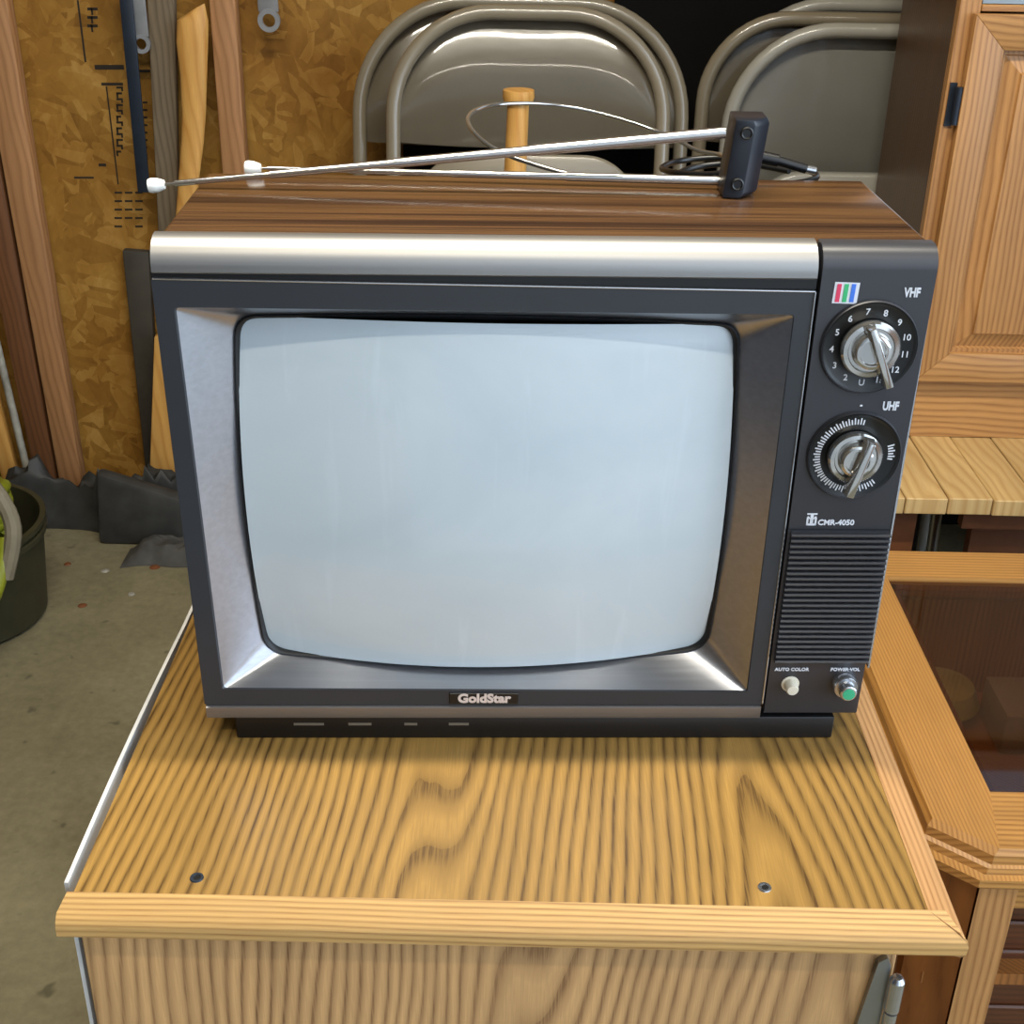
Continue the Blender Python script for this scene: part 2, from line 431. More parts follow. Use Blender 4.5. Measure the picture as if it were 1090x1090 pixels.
def mould_right():
    X1 = XR+.0055
    prof = [(X1-.0233, T0+.0002), (X1-.0055, T0-.0085), (X1-.0018, T0-.0125), (X1, T0-.0165), (X1-.0004, T0-.0235), (X1-.003, T0-.0262), (X1-.035, T0-.0262), (X1-.035, T0-.024), (X1-.0233, T0-.024)]
    def f(b):
        A = []; B = []
        for x, z in prof:
            k = X1-x
            A.append(b.verts.new((x, YF+min(k*.57, .0133), z))); B.append(b.verts.new((x, YB, z)))
        b.faces.new(A); b.faces.new(B[::-1])
        for i in range(len(prof)): j = (i+1) % len(prof); b.faces.new([A[i], B[i], B[j], A[j]])
        bmesh.ops.recalc_face_normals(b, faces=b.faces)
    return MB().raw(f)
mould_right().build('edge_molding', 'oak_trim_y', cab, 28)
MB().box(-.2665, .2325, YF+.014, YF+.032, .04, T0-.0265, .001, 1).build('front_panel', 'oak_front', cab)
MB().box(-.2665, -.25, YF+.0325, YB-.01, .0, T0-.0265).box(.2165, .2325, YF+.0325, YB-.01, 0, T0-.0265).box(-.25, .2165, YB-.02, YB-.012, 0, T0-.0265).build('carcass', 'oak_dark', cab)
# white melamine side sheet, slightly bowed away from the left edge
def whiteside():
    def f(b):
        rows = []
        for i in range(21):
            y = YF+.022+(YB-YF-.03)*i/20; bow = .0035*math.sin(PI*min(1, i/12.0))
            x0 = -.2742-bow*.5+.006*(i/20)
            rows.append([b.verts.new((x0, y, 0)), b.verts.new((x0+.0025, y, 0)), b.verts.new((x0+.0025, y, T0-.001)), b.verts.new((x0, y, T0-.001))])
        for A, B in zip(rows, rows[1:]):
            for k in range(4): b.faces.new([A[k], A[(k+1) % 4], B[(k+1) % 4], B[k]])
        b.faces.new(rows[0]); b.faces.new(rows[-1][::-1]); bmesh.ops.recalc_face_normals(b, faces=b.faces)
    return MB().raw(f)
tag(whiteside().build('side_sheet', 'melamine', cab), 'white melamine side sheet')
for hx, hy in ((-.195, -.146), (.150, -.144)):
    c = MB().lathe([(0, .0002), (.0024, .0002), (.0026, .0007), (.0040, .0007), (.0043, 0)], (hx, hy, T0), (0, 0, 1), 24)
    q = c.build('screw_socket', 'chrome_sat' if hx > 0 else 'black_metal', cab)
    MB().lathe([(0, .0004), (.0022, .0004), (.0022, .0001)], (hx+.0004, hy-.0002, T0), (0, 0, 1), 16).build('screw_hole', 'black_pl', q)
# concealed hinge left on the front
h = MB()
h.prism([(.2205, .69), (.2255, .694), (.2285, .688), (.2285, .60), (.2105, .60)], 'y', YF+.0095, YF+.014)
h.build('hinge', 'steel', cab)
hb = cab.children[-1]
MB().tube([(.2325, YF+.006, .6795), (.2325, YF+.006, .655)], .0048, 16).tube([(.2325, YF+.006, .653), (.2325, YF+.006, .60)], .0042, 16).lathe([(0, .004), (.003, .003), (.0048, 0)], (.2325, YF+.006, .6795), (0, 0, 1), 16).build('hinge_barrel', 'chrome_sat', cab)

# ================================================================== TELEVISION
tv = thing('television', 'old color television with wood grain case, silver trim, two dials and blank pale screen', 'television', (.0103, 0, T0), .0352)
ZB, ZT = .0185, .354
def case_shell():
    def f(b):
        def rect(i, y0, y1): return [b.verts.new(p) for p in ((-.2262+i, y0, .0205+i), (.2262-i, y0, .0205+i), (.2295-i, y1, ZT-i), (-.2290+i, y1, ZT-i))]
        V = [rect(.007, .006, .0165), rect(.0015, .006, .0165), rect(0, .0075, .018), rect(0, .166, .170), rect(.007, .166, .170)]
        for A_, B_ in zip(V, V[1:]+V[:1]):
            for i in range(4): b.faces.new([A_[i], A_[(i+1) % 4], B_[(i+1) % 4], B_[i]])
        bmesh.ops.recalc_face_normals(b, faces=b.faces)
        es = [e for e in b.edges if abs((e.verts[0].co-e.verts[1].co).y) > .1 and abs(e.verts[0].co.x) > .2255]
        bmesh.ops.bevel(b, geom=es, offset=.003, segments=3, affect='EDGES', profile=.5)
    return MB().raw(f)
case_shell().build('case', 'walnut', tv, 40)
MB().hull8([(-.2, .160, .018), (.2, .160, .018), (.15, .27, .02), (-.15, .27, .02),
            (-.215, .160, .335), (.215, .160, .335), (.15, .27, .25), (-.15, .27, .25)], .006).build('back_cover', 'hood', tv)
MB().box(-.2275, .2285, .1655, .1725, .03, ZT-.0025, .001, 1).build('back_rim', 'hood', tv)
# plinth
pl = MB().box(-.2085, .2115, -.0005, .15, 0, .0185, .0015)
pl.build('base_plinth', 'black_pl', tv)
b = tv.children[-1]
for x0, w in ((-.168, .021), (-.13, .016), (-.091, .009), (-.06, .014)):
    MB().box(x0, x0+w, -.0008, .001, .0115, .0135).build('vent_slot', 'steel', b)
# silver roll over the screen
def roll_prof(r, zc, y0, zlow):
    pts = [(.018, ZT+.0012)]
    for i in range(13):
        a = PI/2+PI/2*i/12; pts.append((y0+r+r*math.cos(a), zc+r*math.sin(a)))
    pts += [(y0, zlow+.001), (y0+.001, zlow), (y0+.018, zlow)]
    return pts
MB().prism(roll_prof(.0165, ZT+.0012-.0165, -.001, .3352), 'x', -.2315, .1592).build('top_trim', 'silver_bar', tv, 30)
MB().box(-.2325, .1597, .001, .010, .329, .3358).build('groove', 'black_pl', tv)
# charcoal bezel with opening
OUT = [(-.2327, .3325), (.1600, .3285), (.1597, .0285), (-.2285, .0280)]
OPN = [(-.2198, .3141), (.1481, .3128), (.1470, .0398), (-.2143, .0419)]
def ring(poly, n=24, rc=.003, bulge=(0, 0, 0, 0), nc=8):
    """closed outline TL>TR>BR>BL with bulged sides and rounded corners"""
    P = [Vector((p[0], p[1])) for p in poly]; out = []
    cen = sum(P, Vector((0, 0)))/4
    def side(i, t):
        a, b_ = P[i], P[(i+1) % 4]; d = b_-a; nrm = Vector((d.y, -d.x)).normalized()
        if nrm.dot((a+b_)/2-cen) < 0: nrm = -nrm
        return a+d*t+nrm*bulge[i]*4*t*(1-t)
    for i in range(4):
        L = (P[(i+1) % 4]-P[i]).length; t0 = rc/L
        pts = [side(i, t0+(1-2*t0)*k/n) for k in range(n+1)]
        out += pts
        j = (i+1) % 4; L2 = (P[(j+1) % 4]-P[j]).length
        e = pts[-1]; s_ = side(j, rc/L2); c = P[j]
        # conic through the corner
        for k in range(1, nc):
            t = k/nc; out.append(e*(1-t)**2+c*2*t*(1-t)+s_*t*t)
    return out
RO = ring(OUT, rc=.002); RI = ring(OPN, rc=.0025)
RS = ring([(-.1900, .3018), (.1207, .2992), (.1212, .0592), (-.1880, .0562)], rc=.013, bulge=(.003, .0045, .0115, .0060))
def loft(rings, cap_last=False):
    def f(b):
        V = [[b.verts.new(p) for p in r] for r in rings]; n = len(V[0])
        for A, B in zip(V, V[1:]):
            for k in range(n): b.faces.new([A[k], A[(k+1) % n], B[(k+1) % n], B[k]])
        if cap_last: b.faces.new(V[-1])
        bmesh.ops.recalc_face_normals(b, faces=b.faces)
    return MB().raw(f)
def r3(r, y): return [(p.x, y, p.y) for p in r]
loft([r3(RO, .012), r3(RO, .0005), r3([p*.999+Vector((0, .0002)) for p in RO], 0), r3([p*1.004-Vector((.0001, .0007)) for p in RI], 0), r3(RI, .0012), r3(RI, .004)]).build('bezel', 'dark_grey', tv, 30)
MB().tube([(-.2315, -.0002, .3318), (.159, -.0002, .3278)], .0006, 8).tube([(.1592, -.0002, .3278), (.1588, -.0002, .030)], .0007, 8).build('bezel_edging', 'chrome_sat', tv)
def lerp_ring(a, b_, t): return [p*(1-t)+q*t for p, q in zip(a, b_)]
loft([r3(RI, .0012), r3(lerp_ring(RI, RS, .5), .013), r3(RS, .0245)]).build('screen_surround', 'silver_rec', tv, 32)
CS = sum(RS, Vector((0, 0)))/len(RS)
def shrink(r, d):
    return [p+(CS-p).normalized()*d for p in r]
loft([r3(RS, .0235), r3(shrink(RS, .001), .0225), r3(shrink(RS, .0030), .0235), r3(shrink(RS, .0038), .028)]).build('screen_gasket', 'rubber', tv, 60)
def dome():
    RG = shrink(RS, .0026); sag = .021; R2 = .19**2; N = 24
    def f(b):
        V = []
        for i in range(1, N+1):
            t = i/N; row = []
            for p in RG:
                q = (p-CS)*t; d2 = (q.x**2+q.y**2*1.15)/R2; row.append(b.verts.new((CS.x+q.x, .0262-sag*(1-d2), CS.y+q.y)))
            V.append(row)
        c = b.verts.new((CS.x, .0262-sag, CS.y)); n = len(RG)
        for k in range(n): b.faces.new([c, V[0][k], V[0][(k+1) % n]])
        for A, B in zip(V, V[1:]):
            for k in range(n): b.faces.new([A[k], A[(k+1) % n], B[(k+1) % n], B[k]])
        bmesh.ops.recalc_face_normals(b, faces=b.faces)
        # the glass envelope closes behind
        back = [b.verts.new((p.x*.8, .07, CS.y+(p.y-CS.y)*.8)) for p in RG]
        for k in range(n): b.faces.new([V[-1][k], V[-1][(k+1) % n], back[(k+1) % n], back[k]])
    return MB().raw(f)
dome().build('screen', 'crt', tv, 70)
# bottom silver strip
MB().prism([(-.0015, .0270), (-.0015, .0205), (-.0005, .0178), (.012, .0175), (.012, .0278), (.0, .0278)], 'x', -.2275, .1580).build('bottom_trim', 'silver_dull', tv, 30)
# control panel
def panel():
    def f(b):
        prof = [(.018, ZT+.0008)]
        for i in range(9):
            a = PI/2+PI/2*i/8; prof.append((.0125+.0135*math.cos(a), ZT+.0008-.0135+.0135*math.sin(a)))
        prof += [(-.001, .024), (.0003, .0215), (.016, .0212)]
        A = []; B = []
        for y, z in prof:
            t = (z-.02)/.334
            A.append(b.verts.new((.1606+.0012*t, y, z))); B.append(b.verts.new((.2272+.0030*t-(.0012 if z < .025 else 0), y, z)))
        b.faces.new(A); b.faces.new(B[::-1])
        for i in range(len(prof)): j = (i+1) % len(prof); b.faces.new([A[i], B[i], B[j], A[j]])
        bmesh.ops.recalc_face_normals(b, faces=b.faces)
    return MB().raw(f)
panel().build('control_panel', 'panel', tv, 30); CPN = tv.children[-1]
MB().box(.2286, .2298, -.0008, .012, .06, .338).build('side_trim', 'chrome_sat', tv)
# speaker grille: recessed back and ridges
gr = MB().box(.1635, .2262, -.0016, .0, .0650, .1670)
for i in range(25):
    z = .0662+i*.00408
    gr.prism([(-.0014, z), (-.0052, z+.0004), (-.0056, z+.0012), (-.0046, z+.0021), (-.0014, z+.0024)], 'x', .1628+.0001*(i % 2), .2270+.0008*i/25)
gr.build('speaker_grille', 'panel', tv, 25)
MB().box(.1608, .2276, -.0014, 0, .1680, .1686).build('grille_border', 'black_pl', CPN)

def dial(cx, cz, nm, knob_r, ptr, nums):
    d = MB().lathe([(0, .0012), (.0262, .0012), (.0272, .0018), (.0285, .0022), (.0292, .0012), (.0295, 0)], (cx, -.001, cz), (0, -1, 0), 64).build(nm, 'badge', tv, 40)
    MB().lathe([(.0283, .0014), (.0292, .0026), (.0300, .0012), (.0300, 0)], (cx, -.001, cz), (0, -1, 0), 64).build('dial_rim', 'panel', d, 40)
    if nums == 'vhf':
        for n in range(2, 15):
            a = math.radians(100-27.7*(n-7))
            text_mesh('dial_number', 'U' if n == 14 else str(n), .0056, 'ink', d, (cx+.0228*math.cos(a), -.0024, cz+.0228*math.sin(a)), off=.00004)
    else:
        for k in range(14, 84):
            a = math.radians(62+(k-14)*(296/70))
            if k % 5 == 0: continue
            if random.random() < .0: continue
            L0, L1 = (.0215, .0262)
            c, s_ = math.cos(a), math.sin(a); p = Vector((-s_, 0, c))*.00035
            pass
        tk = MB()
        for k in range(0, 66):
            a = math.radians(82+k*4.55)
            if 310 < math.degrees(a) < 352: continue
            c, s_ = math.cos(a), math.sin(a); w = .0004; L0 = .0215; L1 = .0258 if k % 2 else .0248
            q = [(cx+c*L0-s_*w, cz+s_*L0+c*w), (cx+c*L1-s_*w, cz+s_*L1+c*w), (cx+c*L1+s_*w, cz+s_*L1-c*w), (cx+c*L0+s_*w, cz+s_*L0-c*w)]
            tk.prism(q, 'y', -.0026, -.0022)
        tk.build('dial_scale', 'ink', d, 0)
    r = knob_r
    kn = MB().lathe([(r, .001), (r, .0045), (r*.94, .0058), (r*.80, .0062), (r*.76, .0048), (r*.66, .0048), (r*.62, .0066), (r*.60, .0098), (r*.52, .0106), (r*.44, .0106), (r*.42, .0090), (0, .0090)], (cx, -.002, cz), (0, -1, 0), 64).build('knob', 'chrome', d, 30)
    ax, az, bx_, bz = ptr
    A = Vector((ax, 0, az)); B = Vector((bx_, 0, bz)); u = (B-A).normalized(); w = Vector((-u.z, 0, u.x))
    wa, wb_ = .0026, .0033
    y0, y1 = -.0095, -.0190
    lo = [A-w*wa*1.3, B-w*wb_, B+w*wb_, A+w*wa*1.3]; hi = [A-w*wa*.7+u*.001, B-w*wb_*.7-u*.001, B+w*wb_*.7-u*.001, A+w*wa*.7+u*.001]
    MB().hull8([(p.x, y0, p.z) for p in lo]+[(p.x, y1, p.z) for p in hi], .0006).build('pointer', 'chrome', kn, 40)
    return d
dial(.1958, .2937, 'channel_dial', .0180, (.1912, .3115, .2075, .2730), 'vhf')
dial(.1964, .2216, 'tuning_dial', .0172, (.2025, .2375, .1925, .1990), 'uhf')
text_mesh('band_lettering', 'VHF', .0078, 'ink', CPN, (.2170, -.0014, .3280), off=.0003, sx=.68)
text_mesh('band_lettering', 'UHF', .0078, 'ink', CPN, (.2150, -.0014, .2550), off=.0003, sx=.68)
MB().box(.1958, .1974, -.0013, -.0005, .2548, .2558).build('index_mark', 'ink', CPN)
# colour stripe emblem
e = MB().prism([(.1696, .3212), (.1701, .3342), (.1850, .3338), (.1845, .3208)], 'y', -.0014, -.0008).build('stripe_emblem', 'ink', CPN)
for k, c in enumerate(('red', 'green', 'blue')):
    x = .1712+k*.0043
    MB().prism([(x, .3220), (x+.0004, .3331), (x+.0030, .3331), (x+.0026, .3220)], 'y', -.0017, -.0013).build('stripe', c, e)
em = MB().box(.1722, .1788, -.0013, -.0008, .1712, .1725).box(.1722, .1788, -.0013, -.0008, .1790, .1800).box(.1722, .1734, -.0013, -.0008, .1712, .1770).box(.1776, .1788, -.0013, -.0008, .1712, .1770)
em.prism([(.1724, .1775), (.1755, .1742), (.1786, .1775), (.1778, .1778), (.1755, .1756), (.1732, .1778)], 'y', -.0013, -.0008).box(.1745, .1765, -.0013, -.0008, .172, .179)
em.build('model_emblem', 'ink', CPN, 0)
text_mesh('model_lettering', 'CMR-4050', .0054, 'ink', CPN, (.1916, -.0013, .1733), off=.00016)
text_mesh('button_lettering', 'AUTO COLOR', .0036, 'ink', CPN, (.1760, -.0013, .0590), off=.0001)
text_mesh('button_lettering', 'POWER·VOL', .0036, 'ink', CPN, (.2130, -.0013, .0590), off=.0001)
bt = MB().lathe([(.0062, 0), (.0062, .0006), (.0045, .0008), (.0043, .0075), (.0036, .0086), (0, .0088)], (.1763, -.001, .0470), (0, -1, 0), 32).build('push_button', 'ivory', tv, 40)
vk = MB().lathe([(.0088, 0), (.0088, .006), (.0080, .0072), (.0060, .0074), (.0058, .0135), (.0050, .0142), (0, .0142)], (.2135, -.001, .0480), (0, -1, 0), 40).build('power_knob', 'chrome_sat', tv, 40)
MB().lathe([(.0042, 0), (.0042, .0008), (0, .0010)], (.2135, -.0150, .0480), (0, -1, 0), 32).build('knob_cap', 'green_cap', vk, 40)
# maker's badge
bg = MB().box(-.0595, -.0115, -.0012, 0, .0298, .0388, .0004, 1).build('name_badge', 'badge', tv)
text_mesh('badge_lettering', 'GoldStar', .0098, 'gold', bg, (-.0355, -.0014, .0345), off=.00042, sx=1.02)

# ================================================================== ANTENNA lying on the television
an = thing('rabbit_ear_antenna', 'telescopic rabbit ear antenna with wire loop and black bracket, lying along the television top', 'antenna', (.137, .14, 1.0847))
def A(p): return Vector(p)-Vector((.137, .14, 1.0847))
def rod(a, b_, sc, name='rod'):
    a, b_ = A(a), A(b_); d = b_-a
    mb = MB(); segs = [(0, .03, .0011), (.03, .20, .0020), (.20, .42, .0026), (.42, .66, .0032), (.66, 1.0, .0038)]
    for t0, t1, r in segs: mb.tube([a+d*t0, a+d*t1], r*sc, 14)
    o = mb.build(name, 'chrome', an, 40)
    u = d.normalized()
    MB().lathe([(0, -.0060), (.0044, -.0060), (.0050, -.0040), (.0046, 0), (.0030, .0045), (0, .0045)], a, u, 20).build('rod_tip', 'white', o, 40)
zt = 1.0847
P1, Q1 = at(168, 197, .118), at(772, 141, .128)
P2, Q2 = (-.190, .156, zt+.0050), (.1345, .145, zt+.0052)
rod(P1, Q1, 1.0); rod(P2, Q2, .8)
# bracket: tall narrow block, one corner chamfered
def bracket():
    y0, y1 = .118, .150
    def sl(z, k):   # outline at height z, slight lean to the right
        x = .1265+(z-zt)*.09
        return [(x, y0+.001, z), (x+.0130*k, y0, z), (x+.0240*k, y0+.012, z), (x+.0240*k, y1, z), (x, y1, z)]
    zs = [(zt, .85), (zt+.003, 1), (zt+.047, 1), (zt+.0505, .9)]
    def f(b):
        V = [[b.verts.new(A(p)) for p in sl(z, k)] for z, k in zs]
        for P, Q in zip(V, V[1:]):
            for i in range(5): b.faces.new([P[i], P[(i+1) % 5], Q[(i+1) % 5], Q[i]])
        b.faces.new(V[0]); b.faces.new(V[-1][::-1]); bmesh.ops.recalc_face_normals(b, faces=b.faces)
        bmesh.ops.bevel(b, geom=b.edges[:], offset=.0008, segments=2, affect='EDGES', profile=.5)
    return MB().raw(f)
br = bracket().build('bracket', 'bracket', an, 40)
for z in (.0095, .0425):
    MB().lathe([(.0042, -.001), (.0042, .0012), (.0034, .0018), (.0026, .0012), (0, .0012)], A((.1345+z*.09, .1178, zt+z)), (0, -1, 0), 24).build('pivot_screw', 'black_pl', br)
# thin wire loop: a ring tilted back behind the set
lp = []
pts = [(742, 160, .30), (715, 146, .33), (680, 133, .35), (640, 121, .36), (600, 113, .36), (560, 110, .35), (525, 112, .33), (505, 118, .30), (498, 127, .27), (503, 139, .245), (517, 152, .225), (540, 165, .21), (575, 177, .20), (612, 187, .195), (650, 197, .19), (700, 203, .19), (745, 196, .20), (775, 178, .23), (770, 166, .27)]
P = [A(at(*p)) for p in pts]
def catmull(P, n=8, closed=True):
    out = []; m = len(P)
    for i in range(m if closed else m-1):
        g = lambda j: P[j % m] if closed else P[max(0, min(m-1, j))]
        p0, p1, p2, p3 = g(i-1), g(i), g(i+1), g(i+2)
        for k in range(n):
            t = k/n; out.append(.5*((2*p1)+(-p0+p2)*t+(2*p0-5*p1+4*p2-p3)*t*t+(-p0+3*p1-3*p2+p3)*t**3))
    if not closed: out.append(P[-1])
    return out
MB().tube(catmull(P), .0017, 8, closed=True).build('wire_loop', 'chrome', an, 60)
# its lead and plug behind the set
cw = [(790, 182, .20), (750, 186, .22), (715, 183, .25), (705, 178, .30), (725, 171, .34), (770, 168, .34), (830, 174, .30), (862, 182, .25), (868, 190, .22), (840, 196, .2), (790, 200, .195), (740, 196, .2), (716, 190, .24), (740, 178, .27), (790, 174, .27), (840, 182, .24)]
MB().tube(catmull([A(at(*p)) for p in cw], 6, False), .0024, 8).build('lead', 'cable', an, 60)
MB().tube([A(at(799, 165, .20)), A(at(828, 171, .20))], .0045, 14).tube([A(at(828, 171, .20)), A(at(858, 180, .20))], .0034, 14).build('plug', 'cable', an, 40)
MB().tube([A(at(858, 180, .20)), A(at(868, 182, .20))], .0030, 14).build('plug_tip', 'chrome_sat', an, 40)

# ================================================================== GLASS TOPPED TABLE, right
tb = thing('display_table', 'octagonal oak table with dark glass top, low at the right edge', 'table', (.7, .5, 0))
O = Vector((.7, .5, 0))
def L(x, y, z): return Vector((x, y, z))-O
TZ = .45
xa, xb, ya, yb, cut = .389, 1.05, .200, .815, .045
def octo(i):
    # near-left corner is cut; the others too
    a, b_, c, d, k = xa+i, xb-i, ya+i*.8, yb-i, cut+.01
    return [(a+.052, c), (b_-k, c), (b_, c+k), (b_, d-k), (b_-k, d), (a+k, d), (a, d-k), (a, c+.042)]
gx0, gx1, gy0, gy1 = .476, .965, .298, .728
def rim():
    def f(b):
        lv = [(octo(.014), TZ-.040), (octo(.004), TZ-.040), (octo(0), TZ-.036), (octo(0), TZ-.027), (octo(.007), TZ-.025), (octo(.0085), TZ-.018), (octo(.012), TZ-.016), (octo(.013), TZ-.006), (octo(.018), TZ)]
        g = [(gx0, gy0), (gx1, gy0), (gx1, gy1), (gx0, gy1)]
        V = [[b.verts.new(L(x, y, z)) for x, y in r] for r, z in lv]
        for P, Q in zip(V, V[1:]):
            for i in range(8): b.faces.new([P[i], P[(i+1) % 8], Q[(i+1) % 8], Q[i]])
        G = [b.verts.new(L(x, y, TZ)) for x, y in g]; H = [b.verts.new(L(x, y, TZ-.022)) for x, y in g]
        T = V[-1]
        # top ring quads / tris between octagon and glass opening; each mitred board its own material
        q = [([T[0], T[1], G[1], G[0]], 1), ([T[1], T[2], G[1]], 1), ([T[2], T[3], G[2], G[1]], 0), ([T[3], T[4], G[2]], 1), ([T[4], T[5], G[3], G[2]], 1), ([T[5], T[6], G[3]], 0), ([T[6], T[7], G[0], G[3]], 0), ([T[7], T[0], G[0]], 0)]
        for vs, mi in q:
            fc = b.faces.new(vs); fc.material_index = mi
        for i in range(4): b.faces.new([G[i], G[(i+1) % 4], H[(i+1) % 4], H[i]])
        Bt = V[0]
        for vs in ([Bt[0], Bt[1], H[1], H[0]], [Bt[1], Bt[2], H[1]], [Bt[2], Bt[3], H[2], H[1]], [Bt[3], Bt[4], H[2]], [Bt[4], Bt[5], H[3], H[2]], [Bt[5], Bt[6], H[3]], [Bt[6], Bt[7], H[0], H[3]], [Bt[7], Bt[0], H[0]]): b.faces.new(vs)
        for fc in b.faces:
            n = fc.normal; fc.normal_update()
        bmesh.ops.recalc_face_normals(b, faces=b.faces)
        for fc in b.faces:
            if abs(fc.normal.z) < .9 and abs(fc.normal.y) > .6: fc.material_index = 1
    return MB().raw(f)
rim().build('table_rim', ['oak_y', 'oak_rimx'], tb, 20)
MB().box(gx0+.0008-O.x, gx1-.0008-O.x, gy0+.0008-O.y, gy1-.0008-O.y, TZ-.011, TZ-.006, .0008, 1).build('glass_top', 'glass', tb)
MB().box(gx0-.002-O.x, gx1-O.x, gy0-O.y-.002, gy0-O.y+.012, TZ-.022, TZ-.012).box(gx0-.002-O.x, gx1-O.x, gy1-O.y-.012, gy1-O.y+.002, TZ-.022, TZ-.012).box(gx0-.002-O.x, gx0-O.x+.012, gy0-O.y, gy1-O.y, TZ-.022, TZ-.012).build('glass_ledge', 'brown', tb)
# body below
z1 = TZ-.0402
# left side panel
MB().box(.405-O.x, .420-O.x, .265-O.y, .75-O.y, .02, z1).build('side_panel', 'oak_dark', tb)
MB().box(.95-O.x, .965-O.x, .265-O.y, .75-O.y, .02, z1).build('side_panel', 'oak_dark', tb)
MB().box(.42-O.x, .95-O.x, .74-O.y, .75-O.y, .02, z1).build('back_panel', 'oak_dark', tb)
def quadpost(pts, z0_, z1_): return MB().prism([(x-O.x, y-O.y) for x, y in pts], 'z', z0_, z1_)
quadpost([(.405, .250), (.448, .217), (.456, .228), (.418, .262)], 0, z1).build('corner_panel', 'oak_dark', tb)
quadpost([(.4485, .213), (.486, .213), (.486, .232), (.4565, .232)], 0, z1).build('front_stile', 'oak_z', tb)
quadpost([(.92, .213), (.965, .213), (.965, .25), (.92, .232)], 0, z1).build('front_stile', 'oak_z', tb)
MB().box(.4865-O.x, .9195-O.x, .215-O.y, .232-O.y, z1-.035, z1).build('front_rail', 'oak_rimx', tb)
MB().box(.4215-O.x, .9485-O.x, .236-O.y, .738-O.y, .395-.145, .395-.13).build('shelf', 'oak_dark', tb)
dr = MB().box(.487-O.x, .919-O.x, .262-O.y, .274-O.y, .02, z1-.001)
for i in range(8): dr.box(.488-O.x, .918-O.x, .257-O.y, .263-O.y, .05+i*.04, .075+i*.04, .002, 1)
dr.build('front_panel', 'mahogany', tb)
# added shapes imitating mottled reflections, dim through the glass
def inside(name, label, cat, mb, mat):
    o = mb.build(name, mat); return tag(o, label, cat)
inside('storage_box', 'grey box dimly seen inside the glass topped table', 'box', MB().box(.615, .70, .60, .69, .2655, .325, .003), 'chair_grey')
inside('folded_cloth', 'olive cloth bundle dimly seen under the table glass left of the grey box', 'cloth', MB().lathe([(0, 0), (.035, .002), (.05, .02), (.04, .045), (.02, .055), (0, .056)], (.562, .690, .2655), (0, 0, 1), 20), 'cloth_green')

# ================================================================== PLANK BENCH under the hutch
bn = thing('plank_bench', 'rough pine plank bench beneath the oak hutch', 'bench', (.8, 1.2, 0))
O2 = Vector((.8, 1.2, 0)); PZ = .45
x = .4285-.0655
random.seed(3)
edges = [.494, .5595, .622, .687, .752, .818, .884, .950, 1.016, 1.082]
for i, (a, c) in enumerate(zip(edges, edges[1:])):
    dy = random.uniform(-.002, .002)
    MB().box(a+.0009-O2.x, c-.0009-O2.x, .958+dy-O2.y, 1.49-O2.y, PZ-.026, PZ-random.uniform(0, .0012), .0012, 1).build('plank', 'pine', bn)
MB().box(.66-O2.x, 1.08-O2.x, .990-O2.y, 1.010-O2.y, .385, PZ-.0265).build('apron', 'brown', bn)
MB().box(.50-O2.x, 1.08-O2.x, 1.44-O2.y, 1.46-O2.y, .385, PZ-.0265).build('apron', 'brown', bn)
MB().box(.70-O2.x, 1.08-O2.x, 1.05-O2.y, 1.07-O2.y, .30, .36).build('lower_rail', 'brown', bn)
for (lx, ly) in ((.555, .985), (.655, .985), (1.04, .985), (.50, 1.43), (1.04, 1.43)):
    if lx == .655: continue
    MB().box(lx-O2.x, lx+.035-O2.x, ly-O2.y, ly+.035-O2.y, 0, PZ-.0265).build('leg', 'brown', bn)
# metal legs of something stored beneath
st = thing('metal_stand', 'grey and black metal legs of a stand stored under the plank bench', 'stand', (.66, 1.12, 0))
MB().tube([(-.06, 0, 0), (-.045, 0, .40)], .009, 14).build('leg', 'steel', st)
MB().tube([(-.085, .02, 0), (-.068, .02, .40)], .009, 14).build('leg', 'black_pl', st)
MB().tube([(.02, 0, 0), (.004, 0, .40)], .009, 14).build('leg', 'steel', st)
MB().tube([(-.01, .02, 0), (-.022, .02, .40)], .009, 14).build('leg', 'black_pl', st)
MB().box(-.09, .03, -.012, .034, .40, .41).build('stand_top', 'black_pl', st)

# ================================================================== HUTCH
hu = thing('hutch_cabinet', 'oak hutch with raised panel door standing on the plank bench', 'cabinet', (.9, 1.33, PZ))
O3 = Vector((.9, 1.33, 0))
def hb_(x0, x1, y0, y1, z0, z1_, bev=0): return MB().box(x0-O3.x, x1-O3.x, y0-O3.y, y1-O3.y, z0-PZ, z1_-PZ, bev, 1)
HX, HY, HB = .590, 1.18, 1.475
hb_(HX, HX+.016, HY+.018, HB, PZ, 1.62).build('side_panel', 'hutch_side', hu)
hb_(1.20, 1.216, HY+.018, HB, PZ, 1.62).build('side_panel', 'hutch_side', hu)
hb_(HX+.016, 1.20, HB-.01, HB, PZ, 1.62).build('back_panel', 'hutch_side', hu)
hb_(HX, 1.216, HY+.018, HB, 1.62, 1.64).build('top', 'oak_x', hu)
hb_(HX+.016, 1.20, HY+.02, HB-.01, 1.09, 1.105).build('shelf', 'oak_x', hu)
hb_(HX, HX+.030, HY, HY+.018, PZ, 1.62, .001).build('face_stile', 'oak_z', hu)
hb_(1.186, 1.216, HY, HY+.018, PZ, 1.62, .001).build('face_stile', 'oak_z', hu)
hb_(HX+.0305, 1.1855, HY, HY+.018, PZ, .555, .001).build('bottom_rail', 'oak_x', hu)
hb_(HX+.0305, 1.1855, HY-.001, HY+.018, 1.089, 1.098, .001).build('middle_rail', 'oak_x', hu)
